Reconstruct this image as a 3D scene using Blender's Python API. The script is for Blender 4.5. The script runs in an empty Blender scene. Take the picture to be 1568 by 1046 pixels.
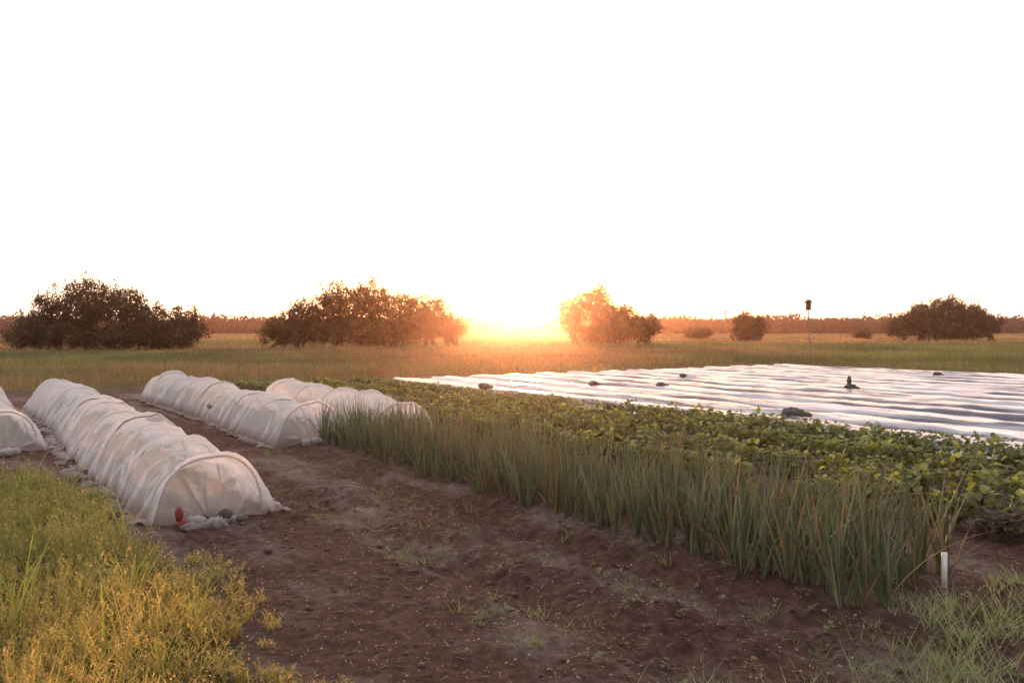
import bpy, math, numpy as np
from mathutils import Vector
R=np.random.default_rng(7)
C=bpy.context.scene
# ---------------- helpers ----------------
T=np.random.default_rng(3).random((256,256))
def vn(x,y):
    x=np.asarray(x,float);y=np.asarray(y,float)
    xi=np.floor(x).astype(int);yi=np.floor(y).astype(int);fx=x-xi;fy=y-yi
    fx=fx*fx*(3-2*fx);fy=fy*fy*(3-2*fy)
    a=T[xi&255,yi&255];b=T[(xi+1)&255,yi&255];c=T[xi&255,(yi+1)&255];d=T[(xi+1)&255,(yi+1)&255]
    return (a*(1-fx)+b*fx)*(1-fy)+(c*(1-fx)+d*fx)*fy
def fbm(x,y,o=4):
    s=0;a=.5
    for i in range(o):
        s=s+a*vn(x*2**i+17.3*i,y*2**i+9.1*i);a*=.5
    return s
D=np.array([-0.551,0.8345]);N_=np.array([0.8345,0.551])
def xy(u,v): return u*D[0]+v*N_[0], u*D[1]+v*N_[1]
def uv(x,y): return x*D[0]+y*D[1], x*N_[0]+y*N_[1]
def sm(x,a,b):
    t=np.clip((x-a)/(b-a),0,1);return t*t*(3-2*t)
def gmask(x,y):
    u,v=uv(x,y); w=(fbm(x*.7,y*.7)-.45)*3
    a=sm(u+w,24.0,25.2)
    a=np.maximum(a,sm(v+w*.5,30.5,32))
    a=np.maximum(a,sm(-v+w*.5,1.2,2.2)*sm(u,11,13))
    a=np.maximum(a,(1-sm(v+w*.25,.9,1.35))*(1-sm(u,9.3,10.6)))
    return np.clip(a,0,1)
def gz(x,y):
    x=np.asarray(x,float);y=np.asarray(y,float)
    u,v=uv(x,y);r=np.hypot(x,y)
    near=1-sm(r,14,26)
    z=(fbm(x*.5,y*.5)-.45)*.10
    z=z+near*((fbm(x*2.2,y*2.2,3)-.45)*.07+(fbm(x*9,y*9,3)-.45)*.04)
    clod=np.maximum(0,fbm(x*14+5,y*14,2)-.40)*.13
    z=z+near*clod*(.4+1.2*sm(fbm(x*.9+9,y*.9,2),.3,.5))
    z=z-.05*np.exp(-((v-2.85)/.17)**2)-.05*np.exp(-((v-3.75)/.17)**2)
    z=z+.05*np.exp(-((v-4.75)/.6)**4)
    z=np.where((v>10.6)&(v<30)&(u<24),z*.3-.06,z)
    return z
def mk(name,V,F,mats,col=None,smooth=False,mi=None,parent=None):
    V=np.asarray(V,np.float32);F=np.asarray(F,np.int32);k=F.shape[1]
    me=bpy.data.meshes.new(name)
    me.vertices.add(len(V));me.vertices.foreach_set('co',V.ravel())
    me.loops.add(F.size);me.loops.foreach_set('vertex_index',F.ravel())
    me.polygons.add(len(F))
    me.polygons.foreach_set('loop_start',np.arange(0,F.size,k,dtype=np.int32))
    me.polygons.foreach_set('loop_total',np.full(len(F),k,np.int32))
    if smooth: me.polygons.foreach_set('use_smooth',np.ones(len(F),bool))
    for m in (mats if isinstance(mats,list) else [mats]): me.materials.append(m)
    if mi is not None: me.polygons.foreach_set('material_index',np.asarray(mi,np.int32))
    if col is not None:
        c=np.ones((len(V),4),np.float32);c[:,:3]=col
        at=me.color_attributes.new('Col','FLOAT_COLOR','POINT');at.data.foreach_set('color',c.ravel())
    me.update(calc_edges=True);me.validate()
    o=bpy.data.objects.new(name,me);C.collection.objects.link(o)
    if parent: o.parent=parent
    return o
class Acc:
    def __init__(s): s.V=[];s.F=[];s.C=[];s.M=[];s.n=0
    def add(s,V,F,col=(1,1,1),m=0):
        V=np.asarray(V,float).reshape(-1,3);F=np.asarray(F,int)
        s.V.append(V);s.F.append(F+s.n);s.n+=len(V)
        c=np.ones((len(V),3))*np.asarray(col);s.C.append(c);s.M.append(np.full(len(F),m))
    def out(s,name,mats,smooth=False,parent=None):
        return mk(name,np.vstack(s.V),np.vstack(s.F),mats,np.vstack(s.C),smooth,np.concatenate(s.M),parent)
def blades(acc,base,az,lean,L,W,curl,segs,col,m=0,face=None,tip=.12):
    n=len(base);t=np.linspace(0,1,segs+1)[None,:]
    L=np.broadcast_to(L,n)[:,None];W=np.broadcast_to(W,n)[:,None]
    lean=np.broadcast_to(lean,n)[:,None];curl=np.broadcast_to(curl,n)[:,None]
    r=L*(np.sin(lean)*t+curl*t**2);z=L*(np.cos(lean)*t-np.abs(curl)*.45*t**3)
    ca=np.cos(az)[:,None];sa=np.sin(az)[:,None]
    P=np.stack([base[:,0:1]+r*ca,base[:,1:2]+r*sa,base[:,2:3]+z],-1)
    if face is None: face=R.uniform(0,math.pi,n)
    wv=np.stack([np.cos(face),np.sin(face),np.zeros(n)],-1)[:,None,:]
    w=(W*(1-(1-tip)*t**1.5)*.5)[...,None]
    V=np.stack([P-wv*w,P+wv*w],2)
    idx=np.arange(n)[:,None]*(2*(segs+1))+np.arange(segs)[None,:]*2
    F=np.stack([idx,idx+1,idx+3,idx+2],-1).reshape(-1,4)
    c=np.repeat(np.broadcast_to(col,(n,3)),2*(segs+1),0)
    acc.add(V.reshape(-1,3),F,c,m)
def rtubes(acc,base,az,lean,L,W,curl,segs,col,m=0,tip=.08,k=5):
    n=len(base);t=np.linspace(0,1,segs+1)[None,:]
    L_=L[:,None];r=L_*(np.sin(lean)[:,None]*t+curl[:,None]*t**2);z=L_*(np.cos(lean)[:,None]*t-np.abs(curl)[:,None]*.4*t**3)
    P=np.stack([base[:,0:1]+r*np.cos(az)[:,None],base[:,1:2]+r*np.sin(az)[:,None],base[:,2:3]+z],-1)
    a=np.arange(k)/k*2*math.pi
    ring=np.stack([np.cos(a),np.sin(a),0*a],-1)
    w=(W[:,None]*(.75+.35*np.sin(np.pi*np.minimum(t*1.4,1))-(.75-tip)*t**2.2)*.5)
    V=P[:,:,None,:]+ring[None,None]*w[:,:,None,None]
    i=np.arange(n)[:,None,None]*((segs+1)*k)+np.arange(segs)[None,:,None]*k
    j=np.arange(k)[None,None,:];j2=(j+1)%k
    F=np.stack([i+j,i+j2,i+k+j2,i+k+j],-1).reshape(-1,4)
    acc.add(V.reshape(-1,3),F,np.repeat(col,(segs+1)*k,0),m)
LT=np.array([[0,0,0],[0,.5,-.05],[0,1,-.22],[-.3,.14,.03],[-.42,.5,.06],[-.24,.82,-.06],[.3,.14,.03],[.42,.5,.06],[.24,.82,-.06]])
LF=np.array([[0,1,4,3],[1,2,5,4],[0,6,7,1],[1,7,8,2]])
DT=np.array([[0,0,0],[-.36,.5,.08],[0,1,-.05],[.36,.5,.08]]);DF=np.array([[0,3,2,1]])
def leaves(acc,P,az,pitch,S,col,m=0,T_=LT,F_=LF,roll=None):
    n=len(P)
    if roll is None: roll=R.normal(0,.35,n)
    q=T_[None]*np.broadcast_to(S,n)[:,None,None]
    x,y,z=q[...,0],q[...,1],q[...,2]
    cr,sr=np.cos(roll)[:,None],np.sin(roll)[:,None];x,z=x*cr+z*sr,-x*sr+z*cr
    cp,sp=np.cos(pitch)[:,None],np.sin(pitch)[:,None];y,z=y*cp-z*sp,y*sp+z*cp
    ca,sa=np.cos(az)[:,None],np.sin(az)[:,None]
    X=P[:,0:1]+y*ca-x*sa;Y=P[:,1:2]+y*sa+x*ca;Z=P[:,2:3]+z
    V=np.stack([X,Y,Z],-1).reshape(-1,3)
    F=(np.arange(n)[:,None,None]*len(T_)+F_[None]).reshape(-1,4)
    acc.add(V,F,np.repeat(np.broadcast_to(col,(n,3)),len(T_),0),m)
def tube(acc,pts,rad,k=6,col=(1,1,1),m=0):
    pts=np.asarray(pts,float);n=len(pts);rad=np.broadcast_to(rad,n)
    tg=np.gradient(pts,axis=0);tg/=np.linalg.norm(tg,axis=1)[:,None]+1e-9
    up=np.array([0,0,1.]) if abs(tg[0][2])<.9 else np.array([1.,0,0])
    V=[]
    for i in range(n):
        a=np.cross(tg[i],up);a/=np.linalg.norm(a)+1e-9;b=np.cross(tg[i],a)
        th=np.arange(k)/k*2*math.pi
        V.append(pts[i]+rad[i]*(np.cos(th)[:,None]*a+np.sin(th)[:,None]*b))
    V=np.vstack(V);F=[[i*k+j,i*k+(j+1)%k,(i+1)*k+(j+1)%k,(i+1)*k+j] for i in range(n-1) for j in range(k)]
    acc.add(V,F,col,m)
def rock(acc,c,s,seed,col=(1,1,1),m=0,nu=14,nv=10,fr=1.0,am=.5):
    a=np.linspace(0,2*math.pi,nu,endpoint=False);b=np.linspace(0.02,math.pi-.02,nv)
    A,B=np.meshgrid(a,b)
    d=np.stack([np.sin(B)*np.cos(A),np.sin(B)*np.sin(A),np.cos(B)],-1)
    r=1-am*.5+am*fbm(d[...,0]*1.6*fr+seed*3.1+10,d[...,1]*1.6*fr+d[...,2]*1.9*fr+seed+10,3)
    V=d*r[...,None]*np.asarray(s)+np.asarray(c)
    F=[[i*nu+j,i*nu+(j+1)%nu,(i+1)*nu+(j+1)%nu,(i+1)*nu+j] for i in range(nv-1) for j in range(nu)]
    acc.add(V.reshape(-1,3),F,col,m)
def box(acc,c,s,col=(1,1,1),m=0,top=1.0):
    x,y,z=np.array(s)/2
    V=np.array([[-x,-y,-z],[x,-y,-z],[x,y,-z],[-x,y,-z],[-x*top,-y*top,z],[x*top,-y*top,z],[x*top,y*top,z],[-x*top,y*top,z]])+np.array(c)
    acc.add(V,[[0,3,2,1],[4,5,6,7],[0,1,5,4],[1,2,6,5],[2,3,7,6],[3,0,4,7]],col,m)
# ---------------- materials ----------------
def mat(name):
    m=bpy.data.materials.new(name);m.use_nodes=True;nt=m.node_tree;nt.nodes.clear()
    o=nt.nodes.new('ShaderNodeOutputMaterial');return m,nt,o
def nd(nt,t,**k):
    n=nt.nodes.new(t)
    for a,b in k.items(): setattr(n,a,b)
    return n
def ramp(nt,src,stops):
    r=nd(nt,'ShaderNodeValToRGB');cr=r.color_ramp
    while len(cr.elements)<len(stops): cr.elements.new(.5)
    for e,(p,c) in zip(cr.elements,stops): e.position=p;e.color=(*c,1)
    nt.links.new(src,r.inputs[0]);return r.outputs[0]
def noise(nt,scale,detail=4,rough=.6):
    g=nd(nt,'ShaderNodeNewGeometry');n=nd(nt,'ShaderNodeTexNoise')
    n.inputs['Scale'].default_value=scale;n.inputs['Detail'].default_value=detail;n.inputs['Roughness'].default_value=rough
    nt.links.new(g.outputs['Position'],n.inputs['Vector']);return n.outputs['Fac']
def noise_row(nt,su,sv,detail=4):
    g=nd(nt,'ShaderNodeNewGeometry');mp=nd(nt,'ShaderNodeMapping');mp.vector_type='TEXTURE'
    mp.inputs['Rotation'].default_value=(0,0,math.atan2(D[1],D[0]));mp.inputs['Scale'].default_value=(1/su,1/sv,1)
    n=nd(nt,'ShaderNodeTexNoise');n.inputs['Scale'].default_value=1;n.inputs['Detail'].default_value=detail
    nt.links.new(g.outputs['Position'],mp.inputs['Vector']);nt.links.new(mp.outputs[0],n.inputs['Vector']);return n.outputs['Fac']
def foliage(name,trans=.45,gloss=.06,tcol=1.5,rough=.5):
    m,nt,o=mat(name);a=nd(nt,'ShaderNodeVertexColor',layer_name='Col')
    hs=nd(nt,'ShaderNodeHueSaturation');nt.links.new(a.outputs[0],hs.inputs['Color'])
    f=noise(nt,3.0,3);mr=nd(nt,'ShaderNodeMapRange');mr.inputs[3].default_value=.65;mr.inputs[4].default_value=1.35
    nt.links.new(f,mr.inputs[0]);nt.links.new(mr.outputs[0],hs.inputs['Value'])
    d=nd(nt,'ShaderNodeBsdfDiffuse');t=nd(nt,'ShaderNodeBsdfTranslucent');g=nd(nt,'ShaderNodeBsdfGlossy');g.inputs['Roughness'].default_value=rough
    h2=nd(nt,'ShaderNodeHueSaturation');h2.inputs['Value'].default_value=tcol;h2.inputs['Saturation'].default_value=1.1
    nt.links.new(hs.outputs[0],d.inputs[0]);nt.links.new(hs.outputs[0],h2.inputs['Color']);nt.links.new(h2.outputs[0],t.inputs[0])
    x=nd(nt,'ShaderNodeMixShader');x.inputs[0].default_value=trans;nt.links.new(d.outputs[0],x.inputs[1]);nt.links.new(t.outputs[0],x.inputs[2])
    y=nd(nt,'ShaderNodeMixShader');y.inputs[0].default_value=gloss;nt.links.new(x.outputs[0],y.inputs[1]);nt.links.new(g.outputs[0],y.inputs[2])
    nt.links.new(y.outputs[0],o.inputs[0]);return m
def simple(name,col,rough=.8,scale=20,var=.35,bump=.3,metal=0):
    m,nt,o=mat(name);b=nd(nt,'ShaderNodeBsdfPrincipled');f=noise(nt,scale)
    c=np.array(col);nt.links.new(ramp(nt,f,[(.3,tuple(c*(1-var))),(.7,tuple(np.minimum(c*(1+var),.9)))]),b.inputs['Base Color'])
    b.inputs['Roughness'].default_value=rough;b.inputs['Metallic'].default_value=metal
    bp=nd(nt,'ShaderNodeBump');bp.inputs['Strength'].default_value=bump;bp.inputs['Distance'].default_value=.01
    nt.links.new(f,bp.inputs['Height']);nt.links.new(bp.outputs[0],b.inputs['Normal'])
    nt.links.new(b.outputs[0],o.inputs[0]);return m
M_leaf=foliage('leaf_crop',.45,.06)
M_onion=foliage('onion_leaf',.48,.05,1.8,.45)
M_weed=foliage('weed',.55,.03,1.8)
M_grass=foliage('grass',.5,.03,1.6)
M_tree=foliage('tree_leaf',.30,.015,1.5)
M_bark=simple('bark',(.07,.05,.035),.9,8)
M_wood=simple('old_wood',(.16,.10,.07),.8,30)
M_pole=simple('pole_wood',(.28,.22,.17),.8,30)
M_stone=simple('stone',(.10,.085,.075),.85,12)
M_red=simple('red_brick',(.22,.03,.028),.6,30)
M_white=simple('white_stake',(.75,.72,.7),.5,30,.1,.1)
M_hoop=simple('hoop_wire',(.30,.27,.25),.4,30,.1,.1,.6)
M_clod=simple('clod',(.10,.055,.042),.95,40)
# ground
m,nt,o=mat('soil_ground');M_ground=m
b=nd(nt,'ShaderNodeBsdfPrincipled');b.inputs['Roughness'].default_value=.95;b.inputs['Specular IOR Level'].default_value=.15
f1=noise(nt,1.1,7,.65);f2=noise(nt,14,6,.7);f3=noise(nt,.35,4)
s1=ramp(nt,f2,[(.25,(.040,.019,.015)),(.5,(.098,.052,.042)),(.78,(.19,.118,.098))])
s2=ramp(nt,f2,[(.25,(.10,.074,.066)),(.5,(.19,.145,.13)),(.78,(.36,.29,.27))])
fr=noise_row(nt,.35,2.0,7);ma=nd(nt,'ShaderNodeMath',operation='ADD');nt.links.new(f1,ma.inputs[0]);nt.links.new(fr,ma.inputs[1])
mh=nd(nt,'ShaderNodeMath',operation='MULTIPLY');mh.inputs[1].default_value=.5;nt.links.new(ma.outputs[0],mh.inputs[0])
mx=nd(nt,'ShaderNodeMixRGB');nt.links.new(ramp(nt,mh.outputs[0],[(.49,(0,0,0)),(.61,(1,1,1))]),mx.inputs[0]);nt.links.new(s1,mx.inputs[1]);nt.links.new(s2,mx.inputs[2])
g1=ramp(nt,f3,[(.3,(.045,.055,.018)),(.5,(.08,.085,.03)),(.7,(.15,.125,.05))])
at=nd(nt,'ShaderNodeVertexColor',layer_name='Col');sp=nd(nt,'ShaderNodeSeparateColor');nt.links.new(at.outputs[0],sp.inputs[0])
mg=nd(nt,'ShaderNodeMixRGB');nt.links.new(sp.outputs[0],mg.inputs[0]);nt.links.new(mx.outputs[0],mg.inputs[1]);nt.links.new(g1,mg.inputs[2])
nt.links.new(mg.outputs[0],b.inputs['Base Color'])
bp=nd(nt,'ShaderNodeBump');bp.inputs['Strength'].default_value=1;bp.inputs['Distance'].default_value=.035
f4=noise(nt,34,7,.75);nt.links.new(f4,bp.inputs['Height']);nt.links.new(bp.outputs[0],b.inputs['Normal']);nt.links.new(b.outputs[0],o.inputs[0])
# fabric
def fabric(name,tr_,tl):
    m,nt,o=mat(name)
    d=nd(nt,'ShaderNodeBsdfDiffuse');t=nd(nt,'ShaderNodeBsdfTranslucent');tr=nd(nt,'ShaderNodeBsdfTransparent')
    f=noise(nt,7,4);c=ramp(nt,f,[(.3,(.82,.80,.83)),(.7,(.91,.90,.92))])
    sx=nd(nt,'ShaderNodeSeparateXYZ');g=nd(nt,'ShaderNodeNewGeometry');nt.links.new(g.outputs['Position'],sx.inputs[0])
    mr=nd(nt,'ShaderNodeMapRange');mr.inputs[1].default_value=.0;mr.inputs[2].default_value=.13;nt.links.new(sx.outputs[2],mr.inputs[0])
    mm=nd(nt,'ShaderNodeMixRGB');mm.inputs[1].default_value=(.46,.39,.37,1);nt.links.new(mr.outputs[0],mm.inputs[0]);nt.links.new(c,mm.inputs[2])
    nt.links.new(mm.outputs[0],d.inputs[0]);nt.links.new(mm.outputs[0],t.inputs[0])
    bp=nd(nt,'ShaderNodeBump');bp.inputs['Strength'].default_value=.85;bp.inputs['Distance'].default_value=.035
    f2=noise_row(nt,15,3,4);nt.links.new(f2,bp.inputs['Height']);nt.links.new(bp.outputs[0],d.inputs['Normal']);nt.links.new(bp.outputs[0],t.inputs['Normal'])
    x=nd(nt,'ShaderNodeMixShader');x.inputs[0].default_value=tl;nt.links.new(d.outputs[0],x.inputs[1]);nt.links.new(t.outputs[0],x.inputs[2])
    y=nd(nt,'ShaderNodeMixShader');y.inputs[0].default_value=tr_;nt.links.new(x.outputs[0],y.inputs[1]);nt.links.new(tr.outputs[0],y.inputs[2])
    nt.links.new(y.outputs[0],o.inputs[0]);return m
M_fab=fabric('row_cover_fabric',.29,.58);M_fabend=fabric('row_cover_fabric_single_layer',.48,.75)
m,nt,o=mat('plastic_film');M_plas=m
b=nd(nt,'ShaderNodeBsdfPrincipled')
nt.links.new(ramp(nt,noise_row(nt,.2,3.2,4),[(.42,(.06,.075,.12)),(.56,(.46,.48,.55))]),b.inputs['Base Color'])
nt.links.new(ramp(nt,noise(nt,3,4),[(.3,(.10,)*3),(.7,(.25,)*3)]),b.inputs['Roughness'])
bp=nd(nt,'ShaderNodeBump');bp.inputs['Strength'].default_value=.4;bp.inputs['Distance'].default_value=.025
nt.links.new(noise(nt,6,4),bp.inputs['Height']);nt.links.new(bp.outputs[0],b.inputs['Normal']);nt.links.new(b.outputs[0],o.inputs[0])
# ---------------- ground ----------------
def axis(fine0,fine1,st,gr,end):
    a=list(np.arange(fine0,fine1,st));s=st
    while a[-1]<end: s*=gr;a.append(a[-1]+s)
    return np.array(a)
xp=axis(0,4.5,.032,1.05,3000);xs=np.concatenate([-xp[1:][::-1],xp])
ys=np.concatenate([np.array([-400,-150,-60,-25,-12,-7,-4,-2,-1,0,.6,1.2,1.7,2.1,2.4,2.7]),axis(2.9,8.5,.032,1.03,3200)])
X,Y=np.meshgrid(xs,ys);Z=gz(X,Y)
nx,ny=len(xs),len(ys);i=(np.arange(ny-1)[:,None]*nx+np.arange(nx-1)[None]).ravel()
gm=gmask(X,Y).ravel()
mk('ground',np.stack([X,Y,Z],-1).reshape(-1,3),np.stack([i,i+1,i+nx+1,i+nx],-1),M_ground,np.stack([gm,gm,gm],-1),True)
# ---------------- tunnels ----------------
def tunnel(name,v0,u0,u1,w,h,seed,hs=1.25):
    e=bpy.data.objects.new(name,None);C.collection.objects.link(e)
    n=int((u1-u0)/.022)+1;us=np.linspace(u0,u1,n);A=np.linspace(0,math.pi,49)
    U,AA=np.meshgrid(us,A,indexing='ij')
    wob=lambda u:.05*np.sin(u*.8+seed)
    hvf=lambda u:1+.08*np.sin(u*1.9+seed)+.06*np.sin(u*4.3+seed*2)
    ph=(U-u0)/hs+.12*np.sin(U*2.1+seed)*sm(U,u0+.3,u0+1)
    sag=np.abs(np.sin(ph*math.pi))**.8
    hv=hvf(U);top=np.sin(AA)
    rad=1-(.15+.15*vn(U*.8+seed,U*0))*sag*top**.5
    def ridge(a): return 1-np.abs(2*a-1)
    fan=AA+ .5*np.sin(ph*math.pi*2)*(AA-math.pi/2)
    wr=(ridge(vn(U*5.0+seed*11+fan*.8,AA*.9+U*.8))-.5)*.10+(ridge(vn(U*11+seed*5-fan*1.3,AA*1.3-U*1.5))-.5)*.09+(vn(U*24+fan,AA*2.5+U*3)-.5)*.045
    flare=(1-top)**3
    rr=rad+wr*(.15+1.0*sag+.8*flare)
    ca=np.cos(AA)
    lat=-np.sign(ca)*np.abs(ca)**.85*w/2*rr*(1+.16*flare)
    zz=h*hv*top**.75*rr
    def place(u,l,z):
        x,y=xy(u,v0+l+wob(u));return np.stack([x,y,z+gz(x,y)*.7-.005],-1)
    P=place(U,lat,zz);sk=[]
    for sgn,ix in ((-1,0),(1,-1)):
        for q in (1,2,3):
            l=lat[:,ix]+sgn*q*(.02+.055*vn(us*4+seed,us*0+sgn+5))
            sk.append(place(us,l,.012+.07*np.abs(vn(us*11+q*3,us*0+q+seed)-.3)*(1 if q<3 else .2)))
    full=np.concatenate([sk[2][:,None],sk[1][:,None],sk[0][:,None],P,sk[3][:,None],sk[4][:,None],sk[5][:,None]],1)
    a=Acc();r,c=full.shape[:2];i=(np.arange(r-1)[:,None]*c+np.arange(c-1)[None]).ravel()
    a.add(full.reshape(-1,3),np.stack([i,i+1,i+c+1,i+c],-1))
    for (ue,row,sg) in ((u0,0,-1),(u1,-1,1)):
        ts=np.linspace(0,1,30)
        TT,AE=np.meshgrid(ts,A,indexing='ij')
        pl=(ridge(vn(AE*7+seed,TT*1.2))-.5)*.10*np.sin(TT*math.pi)**.7+(vn(AE*16,TT*2+seed)-.5)*.06*TT
        L0=lat[row][None,:];Z0=zz[row][None,:];s=TT
        l=L0*(1-s)-np.cos(AE)*.17*s
        z=Z0*(1-s**1.1)+.05*s+.03*np.sin(AE*9)*s
        un=ue+sg*(.16*s+.05*np.sin(s*math.pi)*np.sin(AE)+pl)
        Q=place(un,l,np.maximum(z,0.01));r,c=Q.shape[:2];i=(np.arange(r-1)[:,None]*c+np.arange(c-1)[None]).ravel()
        a.add(Q.reshape(-1,3),np.stack([i,i+1,i+c+1,i+c],-1),m=1)
        for q in range(9):
            x,y=xy(ue+sg*(.20+R.uniform(0,.16)),v0-.2+.05*q);rock(a,(x,y,gz(x,y)+.03),R.uniform(.04,.10,3)*np.array([1,1,.6]),seed+q*1.7,nu=26,nv=18,fr=2.4,am=1.3)
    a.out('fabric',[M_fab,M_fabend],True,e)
    hp=Acc()
    for kk in np.arange(u0+.02,u1,hs):
        th=np.linspace(0,math.pi,24);x,y=xy(kk,v0-np.sign(np.cos(th))*np.abs(np.cos(th))**.85*w/2*.95+wob(kk))
        tube(hp,np.stack([x,y,h*.955*hvf(kk)*np.sin(th)**.75+gz(x,y)*.7-.01],-1),.010)
    hp.out('hoops',M_hoop,True,e)
    cp=Acc()
    for uu in np.arange(u0+.35,u1-.2,.33):
        nl=26;x,y=xy(uu+R.normal(0,.06,nl),v0+R.normal(0,.13,nl))
        leaves(cp,np.stack([x,y,gz(x,y)+R.uniform(.03,.22,nl)],-1),R.uniform(0,6.28,nl),R.uniform(-.2,.9,nl),R.uniform(.08,.14,nl),np.array([.08,.13,.035])*R.uniform(.7,1.3,(nl,1)))
    cp.out('seedlings',M_leaf,False,e)
    ws=Acc()
    for sg in (-1,1):
        uu=u0+.2
        while uu<u1:
            uu+=R.uniform(.12,.9)
            for q in range(int(R.integers(1,4))):
                uq=uu+R.uniform(-.12,.12);x,y=xy(uq,v0+sg*(w/2+.13+R.uniform(-.03,.07))+wob(uq));s=R.uniform(.015,.042);rock(ws,(x,y,gz(x,y)+s*.3),(s*1.5,s*1.2,s*.7),R.uniform(0,50),fr=1.6,am=1)
    ws.out('soil_weights',M_clod,True,e)
    return e
t2=tunnel('row_cover_tunnel',1.80,7.35,19.2,.86,.62,2)
t1=tunnel('row_cover_tunnel',.50,12.6,20,.84,.58,4)
t3=tunnel('row_cover_tunnel',4.25,11.5,21.3,.86,.57,7)
t4=tunnel('row_cover_tunnel',5.55,11.2,16.5,.9,.58,9)
a=Acc();x,y=xy(7.12,1.52);rock(a,(x,y,gz(x,y)+.13),(.035,.03,.06),6,fr=2,am=.8);rock(a,(x+.03,y,gz(x,y)+.05),(.05,.04,.04),3,fr=2)
x,y=xy(10.0,1.9);rock(a,(x,y,.60),(.11,.04,.03),9);a.out('red_clips',M_red,True,t2)
a=Acc();x,y=xy(7.0,1.85);rock(a,(x,y,gz(x,y)+.1),(.06,.045,.055),5);rock(a,(x+.13,y,gz(x,y)+.07),(.05,.04,.03),8);a.out('weight_stone',M_stone,True,t2)
# ---------------- plastic mulch ----------------
per=1.32;a=Acc()
for kb in range(14):
    v0=11.45+kb*per
    vs=np.linspace(-.62,.62,29);us=np.arange(-6,23.4,.11)
    U,Vv=np.meshgrid(us,vs,indexing='ij')
    prof=.14*(1-sm(np.abs(Vv),.26,.56))
    z=prof+.03+(vn(U*.9+kb*7,Vv*4+kb)-.5)*.05+(vn(U*2.5+kb*3,Vv*11+kb)-.5)*.034
    x,y=xy(U,v0+Vv+.05*np.sin(U*.6+kb));P=np.stack([x,y,z+gz(x,y)],-1)
    r,c=P.shape[:2];i=(np.arange(r-1)[:,None]*c+np.arange(c-1)[None]).ravel();a.add(P.reshape(-1,3),np.stack([i,i+1,i+c+1,i+c],-1))
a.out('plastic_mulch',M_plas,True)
def px(xpx,ypx,zt=0): 
    Yd=(1.6-zt)*1305/(ypx-503);return (xpx-784)/1305*Yd,Yd
for (qx,qy,s) in ((1213,640,.17),(1302,596,.12),(908,590,.11),(1012,592,.11),(1435,576,.13),(740,595,.13),(1045,577,.09)):
    X0,Y0=px(qx,qy,.10);a=Acc();rock(a,(X0,Y0,.10+s*.45),(s*1.2,s*.8,s*.65),qx,fr=2,am=.9,nu=20,nv=14);rock(a,(X0+s*1.3,Y0+.05,.10+s*.25),(s*.8,s*.6,s*.35),qx+3)
    if qx==1302: rock(a,(X0-.03,Y0,.30),(.06,.05,.13),4)
    a.out('weight_stone',M_stone,True)
# ---------------- onions ----------------
a=Acc()
for vr in (4.32,4.75,5.2):
    us=np.arange(2.85+R.uniform(-.08,.08),11.4,.068);us=us+R.normal(0,.03,len(us))
    keep=fbm(us*1.3+vr*9,us*0+vr,2)>.23;us=us[keep]
    ht=.76+.60*fbm(us*1.6+vr*3,us*0+vr*2,3)
    nl=9;U=np.repeat(us,nl);vv=vr+np.repeat(R.normal(0,.05,len(us)),nl)+R.normal(0,.016,len(U))
    x,y=xy(U+R.normal(0,.012,len(U)),vv);n=len(U)
    hh=np.repeat(R.uniform(.47,.68,len(us))*ht,nl)*R.uniform(.5,1.1,n)*(1.16-.016*(U-3))
    az=R.uniform(0,6.28,n);lean=np.abs(R.normal(.15,.14,n));curl=R.normal(.05,.09,n)
    col=np.array([.215,.235,.145])*R.uniform(.6,1.3,(n,1));dry=R.random(n)<.08;col[dry]=[.36,.26,.14]
    bent=R.random(n)<.06;curl[bent]=.5;lean[bent]=.5
    rtubes(a,np.stack([x,y,gz(x,y)-.01],-1),az,lean,hh,R.uniform(.009,.016,n),curl,6,col)
a.out('onion_rows',M_onion,True)
# ---------------- leafy crop ----------------
a=Acc()
for ri,vr in enumerate((6.65,7.7,8.75,9.7,10.4)):
    us=np.arange(2.9 if ri<1 else -1.5,23.5,.19);us=us+R.normal(0,.05,len(us))
    for uu in us:
        rr=R.uniform(.65,1.2)
        if vn(uu*.9+ri*5,ri*3.3)<.10: continue
        H=(.31 if ri<4 else .2)*rr*(1-.5*float(sm(uu,10,18)));nl=int(66 if uu<12 else 34)
        th=R.uniform(0,6.28,nl);ph=np.arccos(R.uniform(0,1,nl));q=R.uniform(.35,1,nl)**.5
        lx=.24*rr*q*np.sin(ph)*np.cos(th);ly=.21*rr*q*np.sin(ph)*np.sin(th);hq=q*np.cos(ph);lz=.03+H*hq+R.uniform(0,.06,nl)
        x,y=xy(uu+lx,vr+ly+.06*math.sin(uu*.7+ri))
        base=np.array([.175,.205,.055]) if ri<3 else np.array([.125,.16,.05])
        col=base*R.uniform(.55,1.4,(nl,1))*R.uniform(.75,1.2)*(.4+.85*hq[:,None])  # lower leaves tinted darker: shade at the plant's base put into the colour
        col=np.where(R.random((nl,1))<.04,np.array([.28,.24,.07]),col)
        az=np.arctan2(y-xy(uu,vr)[1],x-xy(uu,vr)[0])+R.normal(0,.6,nl)
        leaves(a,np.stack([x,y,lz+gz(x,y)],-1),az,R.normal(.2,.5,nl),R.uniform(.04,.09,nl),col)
        ns=6;bx,by=xy(np.full(ns,uu),np.full(ns,vr));blades(a,np.stack([bx,by,gz(bx,by)],-1),R.uniform(0,6.28,ns),R.uniform(.1,.8,ns),H*1.1,.008,.1,2,np.array([.12,.13,.05]),tip=.6)
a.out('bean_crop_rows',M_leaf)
a=Acc();X0,Y0=px(1540,835);nl=110
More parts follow.
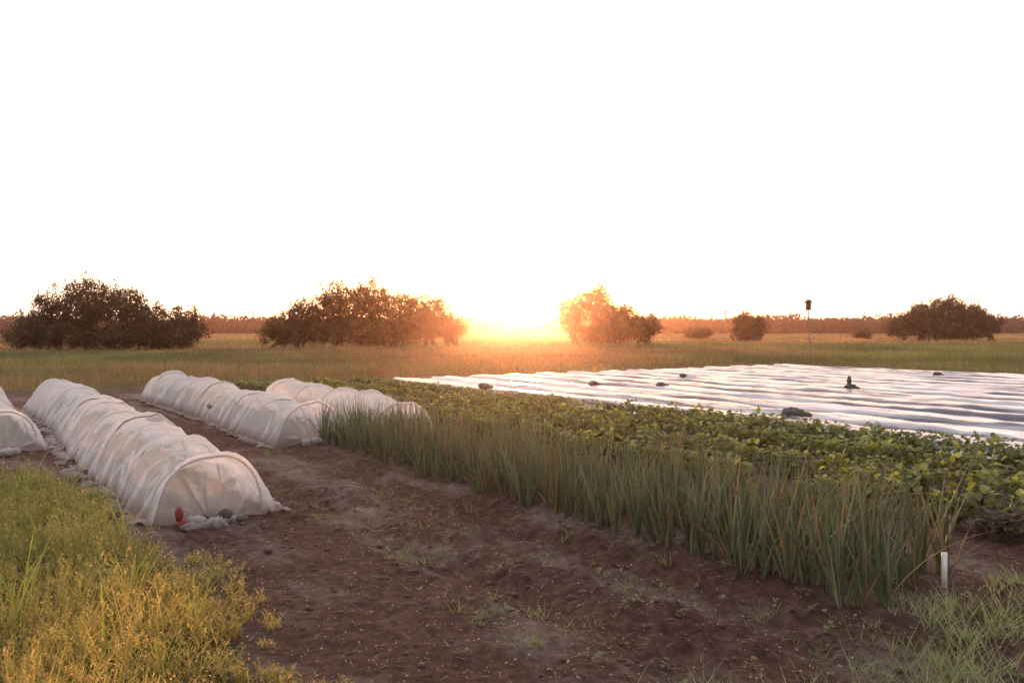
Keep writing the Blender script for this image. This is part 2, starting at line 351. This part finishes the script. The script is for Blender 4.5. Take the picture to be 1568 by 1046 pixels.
th=R.uniform(0,6.28,nl);q=R.uniform(.02,.19,nl);P=np.stack([X0+q*np.cos(th),Y0+q*np.sin(th),.03+R.uniform(0,.16,nl)+gz(X0,Y0)],-1)
leaves(a,P,th,R.uniform(-.1,.9,nl),R.uniform(.05,.08,nl),np.array([.09,.065,.05])*R.uniform(.6,1.4,(nl,1)));a.out('lettuce_plant',M_leaf)
a=Acc();X0,Y0=px(1448,915);z0=float(gz(X0,Y0))
box(a,(X0,Y0,z0+.09),(.032,.012,.24),top=.96);box(a,(X0,Y0,z0-.06),(.02,.01,.06));o_=a.out('plant_label_stake',M_white)
# ---------------- left weeds ----------------
a=Acc()
n=7200;u=R.uniform(-.5,10.2,n);v=R.uniform(-5.5,1.6,n);edge=1.42-.12*np.sin(u*2.1)-.42*sm(u,6.0,6.9)+.35*(fbm(u*1.7,v*0,2)-.4);k=(v<edge)
k&=~((u>9)&(v>-.2)&(R.random(n)<.6));u,v=u[k],v[k];x,y=xy(u,v);k=(y>2.1)|(x<-2);x,y,u,v=x[k],y[k],u[k],v[k];n=len(x)
hs=(.08+.66*fbm(x*1.7,y*1.7,3)**1.4)*np.clip((1.5-v)/.6,.35,1)
tint=fbm(x*.9+4,y*.9,3)[:,None];tt=np.clip(tint*3.0-.65,0,1)
base=np.array([.36,.285,.09])*tt+np.array([.17,.19,.065])*(1-tt)
m_=7
idx=np.repeat(np.arange(n),m_);N=len(idx);az=R.uniform(0,6.28,N);ln=np.abs(R.normal(.45,.3,N));L=hs[idx]*R.uniform(.6,1.2,N)
P=np.stack([x[idx],y[idx],gz(x,y)[idx]],-1)+np.concatenate([R.normal(0,.03,(N,2)),np.zeros((N,1))],1)
blades(a,P,az,ln,L,.0033,.1,3,base[idx]*R.uniform(.7,1.3,(N,1)),tip=.5)
m2=12;id2=np.repeat(np.arange(N),m2);t=R.uniform(.2,1.0,len(id2))
r=L[id2]*(np.sin(ln[id2])*t+.1*t**2);z=L[id2]*(np.cos(ln[id2])*t-.045*t**3)
Q=np.stack([P[id2,0]+r*np.cos(az[id2]),P[id2,1]+r*np.sin(az[id2]),P[id2,2]+z],-1)
NN=len(Q);blades(a,Q,R.uniform(0,6.28,NN),R.uniform(.3,1.9,NN),R.uniform(.012,.045,NN),R.uniform(.003,.007,NN),.1,1,base[idx][id2]*R.uniform(.6,1.5,(NN,1)),tip=.3)
s=R.random(N)<.22;Pt=np.stack([P[s,0]+L[s]*(np.sin(ln[s])+.1)*np.cos(az[s]),P[s,1]+L[s]*(np.sin(ln[s])+.1)*np.sin(az[s]),P[s,2]+L[s]*np.cos(ln[s])],-1)
Pt=np.repeat(Pt,4,0)+R.normal(0,.012,(4*s.sum(),3));leaves(a,Pt,R.uniform(0,6.28,len(Pt)),R.uniform(-1,1,len(Pt)),.014,np.array([.55,.34,.18]),T_=DT,F_=DF)
a.out('weed_patch',M_weed)
a=Acc()
def tuft(x,y,n,L,W,c,sp=.03,lean=.3):
    P=np.stack([x+R.normal(0,sp,n),y+R.normal(0,sp,n),np.full(n,float(gz(x,y)))],-1)
    blades(a,P,R.uniform(0,6.28,n),np.abs(R.normal(lean,.2,n)),L*R.uniform(.5,1.1,n),W,R.normal(.15,.1,n),5,np.array(c)*R.uniform(.7,1.3,(n,1)),tip=.06)
for qx,qy,L in ((155,1010,.5),(300,960,.42),(60,840,.5),(205,900,.42),(20,960,.5),(40,760,.5),(180,820,.45),(250,1030,.3)):
    X0,Y0=px(qx,qy);tuft(X0,Y0,9,L,.013,(.28,.32,.07))
for _ in range(900):
    Y0=R.uniform(3.2,13)**1;X0=R.uniform(-.35,.75)*Y0;uu,vv=uv(X0,Y0)
    if vv<2.3 or (4.1<vv<5.4 and uu>3) or vv>6.5 or (uu>11 and vv>3.6): continue
    if fbm(X0*1.1+30,Y0*1.1,2)<.36: continue
    s=R.uniform(.4,1.2);tuft(X0,Y0,int(R.integers(5,12)),.12*s,.006,(.19,.21,.085),.016,.7)
for _ in range(1400):
    X0=R.uniform(.2,4.2);Y0=R.uniform(2.9,5.6);uu,vv=uv(X0,Y0)
    if uu>2.75: continue
    if R.random()>sm(X0*.9-Y0*.35+1.25,0,2.2)*(.15+1.3*(fbm(X0*2+5,Y0*2,2)>.36))+.05: continue
    tuft(X0,Y0,int(R.integers(6,14)),R.uniform(.05,.26),.0048,(.25,.28,.14),.03,.6)
a.out('grass_tufts',M_grass)
a=Acc()
for _ in range(420):
    Y0=R.uniform(3.2,12);X0=R.uniform(-.33,.6)*Y0;uu,vv=uv(X0,Y0)
    if vv<2.3 or (vv>5.8) or (uu>11 and vv>3.6): continue
    n=int(R.integers(4,12));P=np.stack([X0+R.normal(0,.02,n),Y0+R.normal(0,.02,n),float(gz(X0,Y0))+R.uniform(.005,.05,n)],-1)
    leaves(a,P,R.uniform(0,6.28,n),R.uniform(-.1,.7,n),R.uniform(.014,.036,n),np.array([.12,.14,.05])*R.uniform(.7,1.4))
n=7500;Y0=R.uniform(2.9,10,n);X0=R.uniform(-.35,.65,n)*Y0;P=np.stack([X0,Y0,gz(X0,Y0)+.006],-1)
leaves(a,P,R.uniform(0,6.28,n),R.normal(0,.3,n),R.uniform(.005,.022,n),np.array([.38,.31,.26])*R.uniform(.25,1.3,(n,1)),T_=DT,F_=DF)
n=1600;Y0=R.uniform(2.9,9,n);X0=R.uniform(-.35,.65,n)*Y0;P=np.stack([X0,Y0,gz(X0,Y0)+.012],-1)
blades(a,P,R.uniform(0,6.28,n),R.uniform(1.3,1.6,n),R.uniform(.03,.1,n),.004,R.normal(0,.2,n),3,np.array([.36,.29,.21])*R.uniform(.5,1.3,(n,1)))
a.out('seedlings_and_litter',M_leaf)
a=Acc()
for _ in range(900):
    Y0=R.uniform(3,9);X0=R.uniform(-.35,.6)*Y0;uu,vv=uv(X0,Y0)
    if vv<1.5: continue
    s=R.uniform(.005,.018)*(1 if R.random()<.95 else 1.9);rock(a,(X0,Y0,float(gz(X0,Y0))+s*.2),(s*1.2,s,s*.7),R.uniform(0,60),nu=8,nv=6,fr=1.5,am=.9)
a.out('soil_clods',M_clod,True)
# ---------------- meadow ----------------
a=Acc()
def meadow(n,y0,y1,bl,hmul=1.0):
    q=R.random(n);Yd=y0*(y1/y0)**q;Xd=R.uniform(-.72,.72,n)*Yd
    k=gmask(Xd,Yd)>.5;u_,v_=uv(Xd,Yd);k&=~((u_<11)&(v_<3))
    Xd,Yd=Xd[k],Yd[k];n=len(Xd);sc=np.clip(Yd/30,.8,5)
    H=(.10+.68*fbm(Xd*.22,Yd*.17,4)**1.4)*hmul
    tn=np.clip(fbm(Xd*.03+7,Yd*.07+3,4)*4.6-2.05+np.clip((Yd-45)/140,-.25,.45),0,1)[:,None]
    base=np.array([.10,.115,.045])*(1-tn)+np.array([.29,.165,.085])*tn
    base=base*(.40+1.45*fbm(Xd*.25,Yd*.15,3)[:,None])
    id_=np.repeat(np.arange(n),bl);N=len(id_)
    P=np.stack([Xd[id_]+R.normal(0,.14,N)*sc[id_],Yd[id_]+R.normal(0,.14,N)*sc[id_],gz(Xd,Yd)[id_]],-1)
    blades(a,P,R.uniform(0,6.28,N),np.abs(R.normal(.3,.25,N)),H[id_]*R.uniform(.4,1.25,N),.010*sc[id_],R.normal(.2,.15,N),3,base[id_]*R.uniform(.5,1.6,(N,1)),tip=.15)
meadow(16000,11,45,9);meadow(14000,40,160,9);meadow(5000,150,290,6,1.3)
a.out('meadow_grass',M_grass)
# ---------------- trees ----------------
def tree(name,Yd,lobes,dens,seed,col=(.040,.038,.018)):
    rg=np.random.default_rng(seed);a=Acc();sc=Yd/1305
    cl=[]
    for (lx,ly,rx,ry) in lobes:
        cx=(lx-784)*sc;cz=1.6+(503-ly)*sc;r1=rx*sc;r2=ry*sc
        n=int(dens*r1*r2*2.7)+10
        d=rg.normal(size=(n,3));d/=np.linalg.norm(d,axis=1)[:,None];q=rg.uniform(.05,1,n)**.45*rg.uniform(.80,1.06,n)
        P=np.stack([cx+d[:,0]*q*r1,Yd+d[:,1]*q*min(r1,4.5)*.8,cz+d[:,2]*q*r2],-1);cl.append(P[P[:,2]>.2])
        for s_ in range(4):
            bx=cx+rg.normal(0,r1*.25);tp=P[rg.integers(n)];b0=np.array([bx,Yd+rg.normal(0,.6),-.1])
            ts=np.linspace(0,1,6)[:,None];pts=b0*(1-ts)+tp*ts;pts[:,2]+=(np.sin(ts*math.pi)*.4)[:,0];tube(a,pts,np.linspace(.14,.03,6),5,(.06,.045,.03),1)
            for l_ in range(5):
                st=pts[rg.integers(2,5)];e=P[rg.integers(n)]
                if np.linalg.norm(e-st)<4: tube(a,np.array([st,(st+e)/2+rg.normal(0,.15,3),e]),[.05,.03,.01],4,(.06,.045,.03),1)
    cl=np.vstack(cl)
    for P0 in cl:
        n=int(rg.integers(38,66));r=rg.uniform(.25,.5)
        P=P0+rg.normal(0,1,(n,3))*r*np.array([.6,.6,.5]);P=P[P[:,2]>.05];n=len(P)
        c=np.array(col)*rg.uniform(.4,2.3)*rg.uniform(.7,1.3,(n,1))*np.array([rg.uniform(.9,1.3),1,1])
        leaves(a,P,rg.uniform(0,6.28,n),rg.uniform(-1.3,1.3,n),rg.uniform(.11,.22,n)*(Yd/75)**.5,c,0,DT,DF,rg.uniform(-1.5,1.5,n))
    top=cl[cl[:,2]>np.percentile(cl[:,2],50)];sel=top[rg.integers(0,len(top),int(len(top)*.55))]
    for P0 in sel:
        h=rg.uniform(.4,1.1);n=18;t=rg.uniform(0,1,n);P=P0+np.stack([rg.normal(0,.06,n)*(1.3-t)+t*rg.normal(0,.25),rg.normal(0,.06,n),t*h+.1],-1)
        leaves(a,P,rg.uniform(0,6.28,n),rg.uniform(.2,1.4,n),rg.uniform(.10,.17,n)*(Yd/75)**.5,np.array(col)*rg.uniform(.8,1.4,(n,1)),0,DT,DF)
    a.out(name,[M_tree,M_bark])
tree('willow_tree',65,[(50,508,38,32),(92,480,38,42),(142,466,46,42),(192,475,36,40),(235,500,36,36),(285,500,27,32),(150,512,130,26),(45,520,40,18),(255,515,64,24)],9,1)
tree('willow_tree',72,[(430,507,38,22),(468,490,36,32),(518,470,42,38),(568,466,38,36),(612,480,36,34),(655,484,36,33),(692,502,26,21),(550,510,152,24)],9,2)
tree('willow_tree',85,[(878,484,22,30),(912,470,28,30),(950,490,32,26),(985,501,30,20),(930,508,80,18)],9,3)
tree('shrub',105,[(1145,502,26,17),(1138,494,16,13),(1160,500,16,14),(1145,512,30,9)],10,4)
tree('willow_tree',108,[(1380,498,28,16),(1410,485,28,19),(1450,478,36,22),(1490,488,28,20),(1515,498,20,14),(1440,507,92,13)],9,5)
tree('shrub',120,[(1070,512,22,8),(1320,514,16,6)],9,6)
# distant treeline
a=Acc();rg=np.random.default_rng(11)
n=120000;ang=rg.uniform(-.80,.80,n);dist=rg.uniform(255,300,n);x=np.tan(ang)*dist;xk=x*1.43
prof=(3.6+5.2*fbm(xk*.012+3,x*0+2,3)+1.6*(fbm(xk*.13,x*0,2)-.4)*2-3.6*np.exp(-((xk-6)/22)**2))*.70+.5
sp_=(vn(xk*.13,x*0+8)>.82)*1.0
z=(prof+sp_)*rg.random(n)
P=np.stack([x,dist,z],-1)
leaves(a,P,rg.uniform(0,6.28,n),rg.uniform(-1.4,1.4,n),rg.uniform(.6,1.2,n),np.array([.010,.010,.008])*rg.uniform(.5,1.4,(n,1)),0,DT,DF,rg.uniform(-1.5,1.5,n))
for q in range(120):
    ang=rg.uniform(-.75,.75);d=rg.uniform(256,295);xx=math.tan(ang)*d;h=rg.uniform(4.8,7.0)
    if abs(xx-4)<15: continue
    n=160;t=rg.random(n);w=(1-t)*1.5+.1
    P=np.stack([xx+rg.normal(0,1,n)*w*.5,d+rg.normal(0,1,n)*w*.5,t*h],-1)
    leaves(a,P,rg.uniform(0,6.28,n),rg.uniform(-.8,.8,n),rg.uniform(.35,.7,n),np.array([.010,.010,.008])*rg.uniform(.6,1.3,(n,1)),0,DT,DF)
a.out('distant_treeline',M_tree)
# ---------------- birdhouse on pole ----------------
e=bpy.data.objects.new('birdhouse_on_pole',None);C.collection.objects.link(e)
X0,Y0=13.9,40.;a=Acc()
ts=np.linspace(0,1,8);tube(a,np.stack([X0+.10-.12*ts,0*ts+Y0,-.2+2.66*ts],-1),np.linspace(.04,.025,8),8);a.out('pole',M_pole,True,e)
a=Acc();box(a,(X0-.02,Y0,2.62),(.2,.2,.34));a.out('box',M_wood,False,e)
a=Acc();V=np.array([[-.18,-.19,0],[.18,-.19,0],[.18,.19,0],[-.18,.19,0],[-.02,-.19,.16],[.02,-.19,.16],[.02,.19,.16],[-.02,.19,.16]])+np.array([X0-.02,Y0,2.793])
a.add(V,[[0,3,2,1],[4,5,6,7],[0,1,5,4],[1,2,6,5],[2,3,7,6],[3,0,4,7]]);a.out('roof',M_wood,False,e)
a=Acc();tube(a,[[X0-.02,Y0-.104,2.67],[X0-.02,Y0-.1015,2.67]],[.03,.03],12);tube(a,[[X0-.02,Y0-.2,2.57],[X0-.02,Y0-.1,2.57]],[.01,.01],6);a.out('entrance_and_perch',M_bark,False,e)
# ---------------- light ----------------
el,azs=math.radians(3.4),math.radians(.7)
sd=Vector((math.sin(azs)*math.cos(el),math.cos(azs)*math.cos(el),math.sin(el)))
L=bpy.data.lights.new('sun','SUN');L.energy=5.0;L.angle=math.radians(.5);L.color=(1,.42,.17)
lo=bpy.data.objects.new('sun',L);C.collection.objects.link(lo);lo.rotation_euler=(-sd).to_track_quat('-Z','Y').to_euler()
W=bpy.data.worlds.new('World');C.world=W;W.use_nodes=True;nt=W.node_tree;nt.nodes.clear();wo=nd(nt,'ShaderNodeOutputWorld')
sk=nd(nt,'ShaderNodeTexSky',sky_type='NISHITA');sk.sun_disc=False;sk.sun_elevation=el;sk.sun_rotation=azs
b1=nd(nt,'ShaderNodeBackground');b1.inputs[1].default_value=.08;nt.links.new(sk.outputs[0],b1.inputs[0])
tc=nd(nt,'ShaderNodeTexCoord');dp=nd(nt,'ShaderNodeVectorMath',operation='DOT_PRODUCT');dp.inputs[1].default_value=(math.sin(azs),math.cos(azs),math.sin(math.radians(.7)))
nt.links.new(tc.outputs['Generated'],dp.inputs[0])
mr=nd(nt,'ShaderNodeMapRange');mr.inputs[1].default_value=-1;mr.inputs[2].default_value=.8;mr.inputs[3].default_value=.52;mr.inputs[4].default_value=1.38
nt.links.new(dp.outputs['Value'],mr.inputs[0])
mxx=nd(nt,'ShaderNodeMath',operation='MAXIMUM');mxx.inputs[1].default_value=0;nt.links.new(dp.outputs['Value'],mxx.inputs[0])
def powr(k,f=1):
    p=nd(nt,'ShaderNodeMath',operation='POWER');p.inputs[1].default_value=k;nt.links.new(mxx.outputs[0],p.inputs[0])
    q=nd(nt,'ShaderNodeMath',operation='MULTIPLY');q.inputs[1].default_value=f;q.use_clamp=True;nt.links.new(p.outputs[0],q.inputs[0]);return q.outputs[0]
m0=nd(nt,'ShaderNodeMixRGB');nt.links.new(powr(2.5),m0.inputs[0]);m0.inputs[1].default_value=(.98,.91,.91,1);m0.inputs[2].default_value=(1.85,1.18,.90,1)
m1=nd(nt,'ShaderNodeMixRGB');nt.links.new(powr(550,1.35),m1.inputs[0]);nt.links.new(m0.outputs[0],m1.inputs[1]);m1.inputs[2].default_value=(6,2.9,.05,1)
m2_=nd(nt,'ShaderNodeMixRGB');nt.links.new(powr(8000,1.8),m2_.inputs[0]);nt.links.new(m1.outputs[0],m2_.inputs[1]);m2_.inputs[2].default_value=(150,120,60,1)
b2=nd(nt,'ShaderNodeBackground');nt.links.new(m2_.outputs[0],b2.inputs[0]);nt.links.new(mr.outputs[0],b2.inputs[1])
ad=nd(nt,'ShaderNodeAddShader');nt.links.new(b1.outputs[0],ad.inputs[0]);nt.links.new(b2.outputs[0],ad.inputs[1]);nt.links.new(ad.outputs[0],wo.inputs[0])
# evening haze
a=Acc();box(a,(0,140,20),(1100,380,50))
m,nt,o=mat('haze');vs=nd(nt,'ShaderNodeVolumeScatter');vs.inputs['Color'].default_value=(1,.62,.52,1);vs.inputs['Density'].default_value=.0006;vs.inputs['Anisotropy'].default_value=.92
nt.links.new(vs.outputs[0],o.inputs['Volume']);a.out('evening_haze',m)
# camera
cd=bpy.data.cameras.new('camera');cd.lens=30;cd.sensor_width=36;cd.clip_end=6000;cd.clip_start=.05
co=bpy.data.objects.new('camera',cd);C.collection.objects.link(co);co.location=(0,0,1.6);co.rotation_euler=(math.radians(90-.88),0,0);C.camera=co
C.view_settings.view_transform='Standard';C.view_settings.look='None';C.view_settings.exposure=0
